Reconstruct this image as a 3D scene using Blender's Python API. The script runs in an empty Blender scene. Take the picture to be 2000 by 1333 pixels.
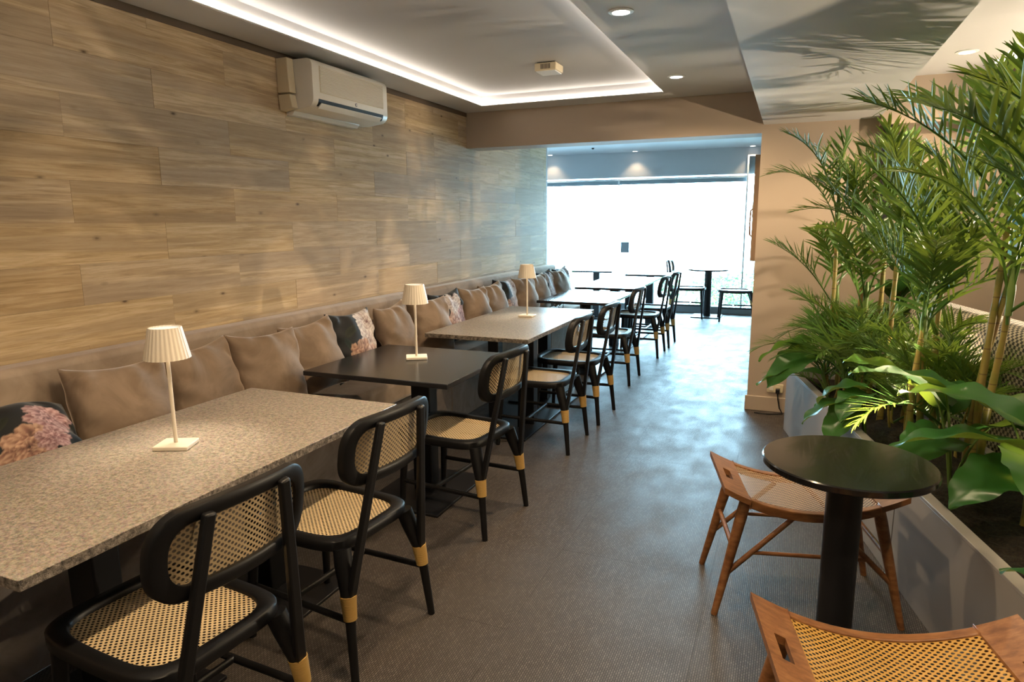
import bpy, bmesh, math, random
import numpy as np
from mathutils import Vector, Matrix
PI = math.pi
sc = bpy.context.scene
COL = sc.collection
rnd = random.Random(7)

# ------------------------------------------------------------------ camera, world, exposure
cd = bpy.data.cameras.new('camera'); cam = bpy.data.objects.new('camera', cd); COL.objects.link(cam)
cd.sensor_fit = 'HORIZONTAL'; cd.sensor_width = 36.0; cd.lens = 1305.64 / 2000 * 36; cd.clip_start = .05
def cam_axes(yaw, pitch, roll):
    f = Vector((-math.sin(yaw), math.cos(yaw), 0)); r = Vector((math.cos(yaw), math.sin(yaw), 0)); u = Vector((0, 0, 1))
    f2 = f * math.cos(pitch) - u * math.sin(pitch); u2 = u * math.cos(pitch) + f * math.sin(pitch)
    return r * math.cos(roll) + u2 * math.sin(roll), -r * math.sin(roll) + u2 * math.cos(roll), f2
_r, _u, _f = cam_axes(0.392772, 0.178204, -0.0071988)
cam.matrix_world = Matrix(((_r.x, _u.x, -_f.x, 0), (_r.y, _u.y, -_f.y, 0), (_r.z, _u.z, -_f.z, 1.5), (0, 0, 0, 1)))
sc.camera = cam
w = bpy.data.worlds.new('sky'); sc.world = w; w.use_nodes = True
bg = w.node_tree.nodes['Background']; bg.inputs['Color'].default_value = (.46, .78, 1, 1); bg.inputs['Strength'].default_value = 42.0
vs = sc.view_settings
vs.view_transform = 'Standard'; vs.look = 'None'; vs.gamma = 1; vs.use_curve_mapping = False; vs.exposure = 0.0
sc.cycles.use_denoising = True; sc.cycles.use_adaptive_sampling = True; sc.cycles.adaptive_threshold = .02
sc.cycles.max_bounces = 6; sc.cycles.diffuse_bounces = 4; sc.cycles.glossy_bounces = 2; sc.cycles.transparent_max_bounces = 10
sc.cycles.sample_clamp_indirect = 6
# sampling portal in the window opening (emits nothing itself)
pl = bpy.data.lights.new('window_portal', 'AREA'); pl.shape = 'RECTANGLE'; pl.size = 6.4; pl.size_y = 2.4; pl.cycles.is_portal = True
po = bpy.data.objects.new('window_portal', pl); COL.objects.link(po); po.location = (-3.2, 11.32, 1.2); po.rotation_euler = (-PI / 2, 0, 0)

WARM = (1.0, .74, .45); COVE = (1.0, .87, .71)
P_DOWN = 95; P_UP = 85; P_LOUNGE = 240; P_TABLE = 6.5; E_COVE = 16.0

# ------------------------------------------------------------------ node helpers
class NT:
    def __init__(s, name):
        s.m = bpy.data.materials.new(name); s.m.use_nodes = True; s.t = s.m.node_tree; s.n = s.t.nodes; s.l = s.t.links
        s.b = s.n['Principled BSDF']; s.out = s.n['Material Output']
    def node(s, typ, inp=None, **kw):
        d = s.n.new('ShaderNode' + typ)
        for k, v in kw.items(): setattr(d, k, v)
        for k, v in (inp or {}).items(): s.put(d.inputs[k], v)
        return d
    def put(s, sock, v):
        if isinstance(v, bpy.types.NodeSocket): s.l.new(v, sock)
        elif isinstance(v, (tuple, list)) and len(v) == 3 and sock.type == 'RGBA': sock.default_value = (*v, 1)
        else: sock.default_value = v
    def math(s, op, a, b=0, c=None):
        d = s.n.new('ShaderNodeMath'); d.operation = op; s.put(d.inputs[0], a); s.put(d.inputs[1], b)
        if c is not None: s.put(d.inputs[2], c)
        return d.outputs[0]
    def vm(s, op, a, b=(0, 0, 0)):
        d = s.n.new('ShaderNodeVectorMath'); d.operation = op; s.put(d.inputs[0], a); s.put(d.inputs[1], b)
        return d.outputs['Value'] if op in ('LENGTH', 'DISTANCE', 'DOT_PRODUCT') else d.outputs[0]
    def mix(s, f, a, b, mode='MIX'):
        d = s.n.new('ShaderNodeMix'); d.data_type = 'RGBA'; d.blend_type = mode
        s.put(d.inputs[0], f); s.put(d.inputs[6], a); s.put(d.inputs[7], b); return d.outputs[2]
    def ramp(s, f, stops, interp='LINEAR'):
        d = s.n.new('ShaderNodeValToRGB'); d.color_ramp.interpolation = interp; e = d.color_ramp.elements
        while len(e) < len(stops): e.new(.5)
        for q, (p, c) in zip(e, stops): q.position = p; q.color = (*c, 1) if len(c) == 3 else c
        s.put(d.inputs[0], f); return d.outputs[0]
    def noise(s, vec, scale, detail=3, rough=.5, dist=0):
        return s.node('TexNoise', {'Vector': vec, 'Scale': scale, 'Detail': detail, 'Roughness': rough, 'Distortion': dist}).outputs[0]
    def obj(s): return s.node('TexCoord').outputs['Object']
    def gen(s): return s.node('TexCoord').outputs['Generated']
    def uv(s): return s.node('TexCoord').outputs['UV']
    def world(s): return s.node('NewGeometry').outputs['Position']
    def scale(s, v, x, y, z): return s.vm('MULTIPLY', v, (x, y, z))
    def rand(s): return s.node('ObjectInfo').outputs['Random']
    def set(s, **kw):
        names = dict(color='Base Color', rough='Roughness', metal='Metallic', spec='Specular IOR Level', sheen='Sheen Weight', sheen_rough='Sheen Roughness', sheen_tint='Sheen Tint', normal='Normal', alpha='Alpha', coat='Coat Weight', emit='Emission Color', emit_s='Emission Strength', trans='Transmission Weight', sub='Subsurface Weight')
        for k, v in kw.items(): s.put(s.b.inputs[names[k]], v)
        return s
    def bump(s, h, strength=.3, dist=.01):
        d = s.node('Bump', {'Height': h, 'Strength': strength, 'Distance': dist}); s.put(s.b.inputs['Normal'], d.outputs[0])

def hx(r, g, b):   # sRGB 0-255 to linear
    return tuple(((c / 255) / 12.92 if c <= 10 else ((c / 255 + .055) / 1.055) ** 2.4) for c in (r, g, b))
M = {}
def flat(name, col, rough=.5, **kw):
    t = NT(name); t.set(color=col, rough=rough, **kw); M[name] = t.m; return t
flat('black_wood', (.006, .006, .007), .42, spec=.38)
flat('black_metal', (.009, .009, .011), .4, spec=.4)
flat('ivory_metal', (.78, .70, .58), .4)
flat('white_plastic', (.80, .76, .68), .35)
flat('cream_plastic', (.70, .60, .42), .45)
flat('dark_slot', (.006, .006, .008), .6)
flat('grey_metal', (.3, .3, .32), .4, metal=1)
flat('white_frame', (.85, .87, .88), .4)
flat('grey_frame', (.25, .30, .33), .4)
flat('screen_black', (.01, .01, .012), .2)
flat('cream_board', hx(172, 140, 108), .6)
flat('shadow_gap_brown', (.10, .068, .042), .6)  # shade of the gap at the wall top, put into a brown colour
flat('ochre', (.55, .33, .06), .5)
def paint(name, col, bump=.04, rough=.62):
    t = NT(name); p = t.world()
    n = t.noise(p, 1.3, 3); n2 = t.noise(p, 60, 4)
    c = t.mix(t.math('MULTIPLY', n, .25), col, tuple(x * .86 for x in col)); t.set(color=c, rough=rough); t.bump(n2, bump, .004); M[name] = t.m
paint('beige_paint', (.46, .37, .29)); paint('ceiling_paint', (.62, .62, .64)); paint('header_paint', (.50, .50, .51)); paint('tray_paint', (.50, .50, .52))
paint('planter_paint', (.33, .305, .285), .03, .5)
def emit(name, col, s):
    t = NT(name); t.set(color=(.8, .8, .8), emit=col, emit_s=s); M[name] = t.m
emit('lamp_disc', (1, .93, .82), 14); emit('lamp_cap', (1, .95, .88), .55); emit('led_strip', COVE, E_COVE); emit('lamp_led', (1, .82, .6), 9); emit('led_strip_hot', COVE, 16)

def wood_wall():
    t = NT('wood_plank'); o = t.obj(); r = t.rand()
    off = t.node('CombineXYZ', {'X': t.math('MULTIPLY', r, 37.0), 'Y': t.math('MULTIPLY', r, 91.0), 'Z': t.math('MULTIPLY', r, 53.0)}).outputs[0]
    v = t.vm('ADD', o, off)
    g = t.noise(t.scale(v, 1, 1.2, 22), 2.4, 6, .62, .6)          # long grain
    fine = t.noise(t.scale(v, 1, 3, 130), 3.0, 4, .7)
    band = t.noise(t.scale(v, 1, .35, 10), 1.0, 2)
    c = t.ramp(g, [(.28, (.30, .195, .095)), (.44, (.50, .355, .185)), (.57, (.66, .50, .30)), (.75, (.78, .64, .43))])
    c = t.mix(t.math('MULTIPLY', t.math('SUBTRACT', band, .40), 2.2), (.56, .56, .56), (1, 1, 1)) if False else t.mix(t.math('MULTIPLY', t.ramp(band, [(.46, (0, 0, 0)), (.53, (1, 1, 1))]), .55), c, (.33, .24, .155))
    c = t.mix(t.math('MULTIPLY', t.ramp(fine, [(.54, (0, 0, 0)), (.66, (1, 1, 1))]), .6), c, (.20, .13, .07))
    c = t.mix(.28, c, t.mix(t.math('GREATER_THAN', t.math('FRACT', t.math('MULTIPLY', r, 7.3)), .5), (.62, .46, .25), (.52, .43, .33)), 'MIX')
    # knots
    kv = t.scale(v, 0, 5.5, 11.0)
    vo = t.node('TexVoronoi', {'Vector': kv, 'Scale': 1.0, 'Randomness': 1.0}); d = vo.outputs['Distance']
    gate = t.math('GREATER_THAN', t.node('SeparateXYZ', {0: vo.outputs['Color']}).outputs[0], .45)
    ring = t.math('MULTIPLY', t.ramp(d, [(.035, (1, 1, 1)), (.085, (.3, .3, .3)), (.15, (0, 0, 0))]), gate)
    c = t.mix(t.math('MULTIPLY', ring, .85), c, (.075, .045, .025))
    tint = t.ramp(r, [(0, (.80, .76, .72)), (.35, (1, .98, .95)), (.7, (.88, .88, .9)), (1, (1.1, 1.05, .98))])
    c = t.mix(1.0, c, tint, 'MULTIPLY')
    t.set(color=c, rough=.62, spec=.2); t.bump(t.math('ADD', g, t.math('MULTIPLY', fine, .5)), .12, .004); M['wood_plank'] = t.m
wood_wall()
def floor_mat():
    t = NT('woven_vinyl'); p = t.world(); x = t.node('SeparateXYZ', {0: p})
    X, Y = x.outputs[0], x.outputs[1]
    br = t.node('TexBrick', {'Vector': t.node('CombineXYZ', {'X': Y, 'Y': X}).outputs[0], 'Scale': 1.0, 'Mortar Size': .0016, 'Mortar Smooth': .5, 'Brick Width': .015, 'Row Height': .0075, 'Color1': (1, 1, 1, 1), 'Color2': (.78, .78, .78, 1), 'Mortar': (.12, .12, .12, 1)}, offset=.5)
    st = t.noise(t.scale(p, 60, 6, 1), 2.0, 4, .6); st2 = t.noise(t.scale(p, 9, 60, 1), 2.0, 3, .6)
    blot = t.noise(p, 1.6, 4, .6); scuff = t.noise(t.scale(p, 2.0, 1.2, 1), 3.4, 5, .65)
    k = t.math('MULTIPLY', br.outputs['Color'], t.math('ADD', .72, t.math('MULTIPLY', st, .5)))
    c = t.ramp(k, [(.08, (.008, .006, .005)), (.45, (.042, .033, .029)), (.85, (.105, .086, .074)), (1, (.17, .143, .126))])
    c = t.mix(t.math('MULTIPLY', t.ramp(blot, [(.4, (0, 0, 0)), (.68, (1, 1, 1))]), .35), c, (.095, .085, .078))
    c = t.mix(t.math('MULTIPLY', st2, .2), c, (.055, .046, .04))
    ro = t.ramp(scuff, [(.35, (.42, .42, .42)), (.65, (.56, .56, .56))])
    t.set(color=c, rough=ro, spec=.36); t.bump(br.outputs['Color'], .35, .0012); M['woven_vinyl'] = t.m
floor_mat()
def granite():
    t = NT('granite'); o = t.world()
    n = t.noise(o, 70, 5, .75); n2 = t.noise(o, 210, 3, .7); v = t.node('TexVoronoi', {'Vector': o, 'Scale': 190.0}).outputs['Color']
    k = t.math('ADD', t.math('MULTIPLY', n, .6), t.math('MULTIPLY', n2, .4))
    c = t.ramp(k, [(.38, (.06, .048, .038)), (.46, (.22, .18, .14)), (.53, (.42, .35, .28)), (.63, (.62, .54, .45))])
    c = t.mix(.28, c, t.mix(.72, v, (.40, .36, .31)))
    t.set(color=c, rough=.34, spec=.5); t.bump(k, .05, .002); M['granite'] = t.m
    t = NT('granite_edge'); o = t.world()
    n = t.noise(o, 70, 5, .75)
    c = t.ramp(n, [(.36, (.05, .042, .036)), (.5, (.19, .16, .13)), (.64, (.36, .31, .26))]); t.set(color=c, rough=.7); t.bump(n, .9, .01); M['granite_edge'] = t.m
granite()
def black_top():
    t = NT('black_tabletop'); n = t.noise(t.world(), 7, 4); t.set(color=(.022, .022, .025), rough=.2, spec=.6); M['black_tabletop'] = t.m
    t = NT('black_glass'); n = t.noise(t.world(), 5, 4); t.set(color=(.008, .008, .009), rough=t.ramp(n, [(.3, (.12, .12, .12)), (.7, (.2, .2, .2))]), spec=.5, coat=.15); M['black_glass'] = t.m
black_top()
def cane(name, c1, c2, sp=.0165, rad=.205):
    t = NT(name); u = t.uv(); q = t.scale(u, 1 / sp, 1 / (sp * .86), 0)
    def cell(off):
        f = t.vm('SUBTRACT', t.vm('FRACTION', t.vm('ADD', q, off)), (.5, .5, 0))
        return t.vm('LENGTH', t.scale(f, 1, 1, 0))
    d = t.math('MINIMUM', cell((0, 0, 0)), cell((.5, .5, 0)))
    hole = t.math('LESS_THAN', d, rad)
    wv = t.noise(u, 420, 2); edge = t.ramp(d, [(rad, (.45, .45, .45)), (rad + .10, (1, 1, 1))])
    c = t.mix(wv, c1, c2); c = t.mix(1, c, edge, 'MULTIPLY')
    big = t.noise(u, 14, 3); c = t.mix(t.math('MULTIPLY', big, .35), c, tuple(x * .6 for x in c1))
    t.set(color=c, rough=.45); t.bump(d, .4, .002)
    tr = t.node('BsdfTransparent'); mx = t.node('MixShader', {0: hole, 1: t.b.outputs[0], 2: tr.outputs[0]}); t.l.new(mx.outputs[0], t.out.inputs[0]); M[name] = t.m
cane('cane', (.60, .45, .25), (.70, .55, .34), .0185, .2); cane('amber_cane', (.50, .27, .05), (.62, .37, .10), .0195, .2); cane('brown_cane', (.42, .27, .155), (.56, .40, .27), .018, .25)
def rattan():
    t = NT('rattan_binding'); o = t.obj(); wv = t.node('TexWave', {'Vector': o, 'Scale': 75.0, 'Distortion': .4}, bands_direction='Z').outputs[1]
    t.set(color=t.mix(wv, (.42, .24, .055), (.62, .40, .13)), rough=.42); t.bump(wv, .5, .002); M['rattan_binding'] = t.m
    t = NT('stool_wood'); o = t.obj(); g = t.noise(t.scale(o, 3, 14, 14), 4, 5, .6)
    t.set(color=t.ramp(g, [(.3, (.15, .058, .020)), (.55, (.27, .115, .042)), (.75, (.36, .175, .07))]), rough=.38); t.bump(g, .06, .003); M['stool_wood'] = t.m
rattan()
def velvet(name, c1, c2, sheen=.9):
    t = NT(name); o = t.obj(); r = t.rand(); v = t.vm('ADD', o, t.node('CombineXYZ', {'X': t.math('MULTIPLY', r, 31.0), 'Y': t.math('MULTIPLY', r, 17.0)}).outputs[0])
    n = t.noise(v, 6, 4, .6, .8); n2 = t.noise(v, 900, 2)
    c = t.mix(t.ramp(n, [(.35, (0, 0, 0)), (.65, (1, 1, 1))]), c1, c2)
    t.set(color=c, rough=.75, spec=.2, sheen=sheen, sheen_rough=.35, sheen_tint=(.95, .78, .66)); t.bump(n2, .08, .002); M[name] = t.m
velvet('taupe_velvet', (.180, .126, .086), (.265, .195, .142)); velvet('bench_velvet', (.265, .195, .140), (.36, .275, .205), .6); velvet('base_velvet', (.20, .165, .145), (.29, .25, .225), .5)
def print_mat():
    t = NT('floral_print'); a = t.node('VertexColor', layer_name='Col').outputs[0]; n = t.noise(t.obj(), 700, 2)
    t.set(color=a, rough=.7, sheen=.25, spec=.25); t.bump(n, .06, .002); M['floral_print'] = t.m
    t = NT('check_fabric'); u = t.uv(); ch = t.node('TexChecker', {'Vector': u, 'Scale': 55.0}).outputs[1]; tw = t.node('TexWave', {'Vector': u, 'Scale': 90.0}, bands_direction='DIAGONAL').outputs[1]
    t.set(color=t.mix(t.math('GREATER_THAN', t.math('ADD', ch, t.math('MULTIPLY', tw, .35)), .6), (.03, .026, .022), (.50, .43, .33)), rough=.85, sheen=.2); M['check_fabric'] = t.m
print_mat()
def leaf(name, c1, c2, trans=.38, rough=.36, tip=None):
    t = NT(name); o = t.obj(); r = t.rand(); n = t.noise(t.vm('ADD', o, t.node('CombineXYZ', {'X': t.math('MULTIPLY', r, 40.0)}).outputs[0]), 5, 3)
    c = t.mix(t.math('ADD', t.math('MULTIPLY', n, .8), t.math('MULTIPLY', t.math('SUBTRACT', r, .5), .7)), c1, c2)
    if tip: c = t.mix(t.math('MULTIPLY', t.ramp(t.noise(o, 1.7, 2), [(.62, (0, 0, 0)), (.75, (1, 1, 1))]), .6), c, tip)
    t.set(color=c, rough=rough, spec=.5)
    tl = t.node('BsdfTranslucent', {'Color': t.mix(.55, c, (.30, .36, .03))}); mx = t.node('MixShader', {0: trans, 1: t.b.outputs[0], 2: tl.outputs[0]}); t.l.new(mx.outputs[0], t.out.inputs[0]); M[name] = t.m
leaf('palm_leaf', (.040, .115, .030), (.125, .25, .045), tip=(.25, .24, .04)); leaf('broad_leaf', (.022, .105, .026), (.065, .20, .036), .32, .32); leaf('dark_leaf', (.008, .010, .008), (.018, .02, .014), .08, .5); leaf('hedge_leaf', (.06, .15, .09), (.14, .26, .15), .3)
def cane_stem():
    t = NT('palm_cane'); o = t.obj(); z = t.node('SeparateXYZ', {0: o}).outputs[2]; n = t.noise(t.scale(o, 1, 1, 2.2), 4, 3)
    ringv = t.math('FRACT', t.math('MULTIPLY', z, 9.0)); ring = t.math('LESS_THAN', ringv, .05)
    c = t.ramp(n, [(.3, (.13, .17, .035)), (.5, (.30, .23, .06)), (.7, (.25, .15, .06))]); c = t.mix(t.math('MULTIPLY', ring, .7), c, (.12, .075, .035))
    t.set(color=c, rough=.4); M['palm_cane'] = t.m
    flat('green_stalk', (.14, .22, .05), .4)
    t = NT('soil'); n = t.noise(t.world(), 70, 5, .75); t.set(color=t.ramp(n, [(.35, (.010, .007, .005)), (.6, (.045, .030, .019)), (.75, (.11, .08, .05))]), rough=.95); t.bump(n, 1, .03); M['soil'] = t.m
    t = NT('outdoor_paving'); n = t.noise(t.world(), 2, 3); t.set(color=t.mix(n, (.6, .6, .6), (.75, .75, .75)), rough=.8); M['outdoor_paving'] = t.m
    t = NT('display_picture'); u = t.gen(); n = t.noise(u, 3.2, 3); c = t.ramp(n, [(.35, (.02, .10, .12)), (.5, (.25, .55, .55)), (.62, (.65, .35, .5)), (.75, (.75, .8, .8))]); t.set(color=(.02, .02, .02), rough=.2, emit=c, emit_s=.7); M['display_picture'] = t.m
    t = NT('window_glass'); tr = t.node('BsdfTransparent', {'Color': (.97, .985, .98, 1)}); gl = t.node('BsdfGlossy', {'Roughness': .02}); fr = t.node('Fresnel', {'IOR': 1.45}); mx = t.node('MixShader', {0: fr.outputs[0], 1: tr.outputs[0], 2: gl.outputs[0]}); t.l.new(mx.outputs[0], t.out.inputs[0]); M['window_glass'] = t.m
cane_stem()

# ------------------------------------------------------------------ mesh helpers
class MB:
    def __init__(s): s.v = []; s.f = []; s.uv = None
    def add(s, vs, fs):
        o = len(s.v); s.v += [tuple(p) for p in vs]; s.f += [tuple(i + o for i in q) for q in fs]; return s
    def box(s, x0, x1, y0, y1, z0, z1):
        return s.add([(x0, y0, z0), (x1, y0, z0), (x1, y1, z0), (x0, y1, z0), (x0, y0, z1), (x1, y0, z1), (x1, y1, z1), (x0, y1, z1)],
                     [(0, 3, 2, 1), (4, 5, 6, 7), (0, 1, 5, 4), (1, 2, 6, 5), (2, 3, 7, 6), (3, 0, 4, 7)])
    def tube(s, pts, rad, n=10, sy=1.0, up=None):
        pts = [Vector(p) for p in pts]; R = rad if isinstance(rad, (list, tuple)) else [rad] * len(pts)
        vs = []; fs = []; prev = None
        for i, p in enumerate(pts):
            t = (pts[min(i + 1, len(pts) - 1)] - pts[max(i - 1, 0)]).normalized()
            if prev is None:
                a = Vector(up) if up else (Vector((0, 0, 1)) if abs(t.z) < .9 else Vector((1, 0, 0)))
                u = (a - t * a.dot(t)).normalized()
            else: u = (prev - t * prev.dot(t)).normalized()
            prev = u; q = t.cross(u)
            for k in range(n):
                an = 2 * PI * k / n; vs.append(p + u * (R[i] * math.cos(an)) + q * (R[i] * sy * math.sin(an)))
        for i in range(len(pts) - 1):
            for k in range(n): fs.append((i * n + k, i * n + (k + 1) % n, (i + 1) * n + (k + 1) % n, (i + 1) * n + k))
        fs.append(tuple(range(n - 1, -1, -1))); m = (len(pts) - 1) * n; fs.append(tuple(m + k for k in range(n)))
        return s.add(vs, fs)
    def bar(s, a, b, w, d, up=(0, 1, 0), w2=None, d2=None):
        a, b = Vector(a), Vector(b); t = (b - a).normalized(); u = Vector(up); u = (u - t * u.dot(t)).normalized(); q = t.cross(u)
        w2 = w2 or w; d2 = d2 or d; vs = []
        for p, ww, dd in ((a, w, d), (b, w2, d2)):
            for su, sq in ((-1, -1), (1, -1), (1, 1), (-1, 1)): vs.append(p + u * (su * ww / 2) + q * (sq * dd / 2))
        return s.add(vs, [(3, 2, 1, 0), (4, 5, 6, 7), (0, 1, 5, 4), (1, 2, 6, 5), (2, 3, 7, 6), (3, 0, 4, 7)])
    def lathe(s, prof, n=24, cx=0, cy=0, flute=0, nf=0):
        vs = []; fs = []
        for r, z in prof:
            for k in range(n):
                a = 2 * PI * k / n; rr = r * (1 + flute * (math.cos(nf * a))) if nf else r
                vs.append((cx + rr * math.cos(a), cy + rr * math.sin(a), z))
        for i in range(len(prof) - 1):
            for k in range(n): fs.append((i * n + k, i * n + (k + 1) % n, (i + 1) * n + (k + 1) % n, (i + 1) * n + k))
        fs.append(tuple(range(n - 1, -1, -1))); m = (len(prof) - 1) * n; fs.append(tuple(m + k for k in range(n)))
        return s.add(vs, fs)
    def prism(s, prof, y0, y1):       # profile in xz, extruded along y
        n = len(prof); vs = [(x, y0, z) for x, z in prof] + [(x, y1, z) for x, z in prof]
        return s.add(vs, [tuple(range(n)), tuple(range(2 * n - 1, n - 1, -1))] + [(i, i + n, (i + 1) % n + n, (i + 1) % n) for i in range(n)])
    def mesh(s, bevel=0, seg=2, smooth=None, uvf=None, sub=0):
        me = bpy.data.meshes.new('m'); me.from_pydata(s.v, [], s.f)
        bm = bmesh.new(); bm.from_mesh(me)
        if bevel:
            ed = [e for e in bm.edges if len(e.link_faces) == 2 and e.calc_face_angle(0) > .5]
            nf = bmesh.ops.bevel(bm, geom=ed, offset=bevel, segments=seg, affect='EDGES', profile=.5, clamp_overlap=True)['faces']
            if smooth is None:
                for f in nf: f.smooth = True
        bmesh.ops.recalc_face_normals(bm, faces=bm.faces[:]); bm.to_mesh(me); bm.free()
        if uvf:
            ul = me.uv_layers.new(name='UVMap')
            co = np.empty(len(me.vertices) * 3); me.vertices.foreach_get('co', co); co = co.reshape(-1, 3)
            li = np.empty(len(me.loops), int); me.loops.foreach_get('vertex_index', li)
            ul.data.foreach_set('uv', np.ascontiguousarray(uvf(co)[li]).ravel())
        if smooth:
            me.polygons.foreach_set('use_smooth', [True] * len(me.polygons)); me.set_sharp_from_angle(angle=math.radians(40 if smooth is True else smooth))
        me.update(); return me
def obj(name, me, mat, parent=None, loc=(0, 0, 0), rz=0, kind=None):
    if isinstance(me, MB): me = me.mesh()
    if mat and not me.materials: me.materials.append(M[mat])
    o = bpy.data.objects.new(name, me); COL.objects.link(o); o.parent = parent; o.location = loc; o.rotation_euler = (0, 0, rz)
    if kind: o['kind'] = kind
    return o
def thing(name, label, cat, loc=(0, 0, 0), rz=0, group=None):
    o = bpy.data.objects.new(name, None); COL.objects.link(o); o.empty_display_size = .1
    o.location = loc; o.rotation_euler = (0, 0, rz); return tag(o, label, cat, group)
def tag(o, label, cat, group=None):
    o['label'] = label; o['category'] = cat
    if group: o['group'] = group
    return o
def struct(name, me, mat, label=None, parent=None):
    o = obj(name, me, mat, parent); o['kind'] = 'structure'
    if label and not parent: o['label'] = label
    return o
def dup(root, loc, rz, label, parent=None):
    c = root.copy(); COL.objects.link(c)
    if parent is None: c.location = loc; c.rotation_euler = (0, 0, rz); c['label'] = label
    else: c.parent = parent
    for ch in root.children: dup(ch, None, None, None, c)
    return c
def box(x0, x1, y0, y1, z0, z1, bevel=0, seg=2): return MB().box(x0, x1, y0, y1, z0, z1).mesh(bevel, seg)
def light_spot(name, loc, power, size, blend, col, parent=None, aim=(0, 0, -1), radius=.04):
    l = bpy.data.lights.new(name, 'SPOT'); l.energy = power; l.spot_size = size; l.spot_blend = blend; l.color = col; l.shadow_soft_size = radius
    o = bpy.data.objects.new(name, l); COL.objects.link(o); o.location = loc; o.parent = parent
    o.rotation_euler = Vector(aim).to_track_quat('-Z', 'Y').to_euler(); return o

# ------------------------------------------------------------------ the room
WX = -2.70; CZ = 2.43; SZ = 2.19; TZ = 2.51; YB = -2.6; XR = 4.2; WY = 11.2
fl = struct('floor', box(-6.5, XR, YB, WY + .1, -.12, -.003), 'woven_vinyl', 'grey brown woven vinyl floor laid in square tiles')
T = .66
TY = 1.32
tile = box(.0004, T - .0004, .0004, TY - .0004, -.004, 0)
for i in range(-9, 8):
    for j in range(-3, 9):
        x = -.89 + i * T; y = .10 + j * TY - (.66 if i % 2 else 0)
        if x < -6.3 or y + TY > WY + .75 or x + T > XR: continue
        if x + T < WX and y < 7.3: continue
        if x > -.2 and y > 5.5: continue
        obj('floor_tile', tile, 'woven_vinyl', fl, (x, y, 0))
wl = struct('wall_left', box(WX - .25, WX - .012, YB, 7.6, 0, TZ), 'stool_wood', 'timber plank clad wall running along the upholstered bench')
PH, PL = .1695, .867
plank_cache = {}
def plank(l, h):
    k = (round(l, 3), round(h, 3))
    if k not in plank_cache: plank_cache[k] = box(-.012, 0, -l / 2 + .0005, l / 2 - .0005, -h / 2 + .00035, h / 2 - .00035)
    return plank_cache[k]
for k in range(-2, 8):
    z0 = 1.165 + PH * k; z1 = min(z0 + PH, CZ); off = 1.875 if k % 2 == 0 else 2.308
    n = math.ceil((YB - off) / PL); y = off + n * PL
    prev = YB
    cuts = [YB]
    while y < 7.6:
        if y > YB + .05: cuts.append(y)
        y += PL
    cuts.append(7.6)
    for a, b in zip(cuts, cuts[1:]):
        obj('plank', plank(b - a, z1 - z0), 'wood_plank', wl, (WX + rnd.uniform(-.0006, .0006), (a + b) / 2, (z0 + z1) / 2))
struct('shadow_strip_1', box(WX, WX + .006, YB, 5.5, CZ - .034, CZ), 'shadow_gap_brown', 'thin dark strip standing for the shadow gap between timber wall and ceiling')  # flat dark strip painted in for the shadow line under the ceiling
struct('wall_end', box(WX - .25, WX + .0, 7.6, 7.64, 0, 2.6), 'header_paint', 'narrow painted end of the timber clad wall')
struct('wall_back', box(-6.5, XR, YB - .2, YB, 0, 2.7), 'beige_paint', 'beige wall behind the viewer')
struct('wall_right', box(XR, XR + .2, YB, 5.6, 0, 2.7), 'beige_paint', 'beige wall at the far right of the lounge')
struct('wall_front', box(-.25, XR, 5.5, 5.7, 0, 2.7), 'beige_paint', 'beige plastered wall behind the palms')
struct('wall_passage', box(-.25, -.05, 5.7, WY + .2, 0, 2.7), 'beige_paint', 'side wall of the far seating area')
struct('wall_far_left', box(-6.7, -6.5, 7.4, WY + .2, 0, 2.7), 'header_paint', 'left side wall of the far seating area')
struct('wall_return', box(-6.5, WX - .25, 7.4, 7.6, 0, 2.7), 'header_paint', 'short return wall behind the timber wall')
# ceilings
TX0, TX1, TY1 = -2.43, -.94, 5.24
struct('ceiling', box(-6.5, XR, YB, 5.5, TZ, TZ + .1), 'tray_paint', 'pale recessed tray ceiling with hidden strip lighting')
struct('ceiling_border_left', box(WX, TX0, YB, 5.5, CZ, TZ), 'ceiling_paint', 'lowered ceiling strip above the timber wall')
struct('ceiling_border_right', box(TX1, -.24, YB, 5.5, CZ, TZ), 'ceiling_paint', 'lowered ceiling strip with downlights above the aisle')
struct('ceiling_border_far', box(TX0, TX1, TY1, 5.5, CZ, TZ), 'ceiling_paint', 'lowered ceiling strip in front of the cross beam')
struct('ceiling_soffit', box(-.24, .52, YB, 5.5, SZ, TZ), 'ceiling_paint', 'low boxed soffit above the planter catching palm shadows')
struct('ceiling_lounge', box(.52, 1.08, YB, 5.5, CZ, TZ), 'ceiling_paint', 'lounge ceiling strip to the right of the soffit')
struct('ceiling_lounge_far', box(1.08, XR, 5.2, 5.5, CZ, TZ), 'ceiling_paint', 'lounge ceiling strip by the front wall')
struct('beam_cross', box(WX, -.25, 5.5, 5.75, 2.13, TZ + .1), 'beige_paint', 'beige cross beam above the passage to the bright window')
struct('beam_lounge', box(.52, XR, 5.36, 5.5, 2.13, CZ), 'beige_paint', 'beige beam along the top of the lounge wall')
struct('ceiling_far', box(-6.5, -.05, 5.75, WY + .2, 2.59, 2.7), 'ceiling_paint', 'pale ceiling of the far seating area')
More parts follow.
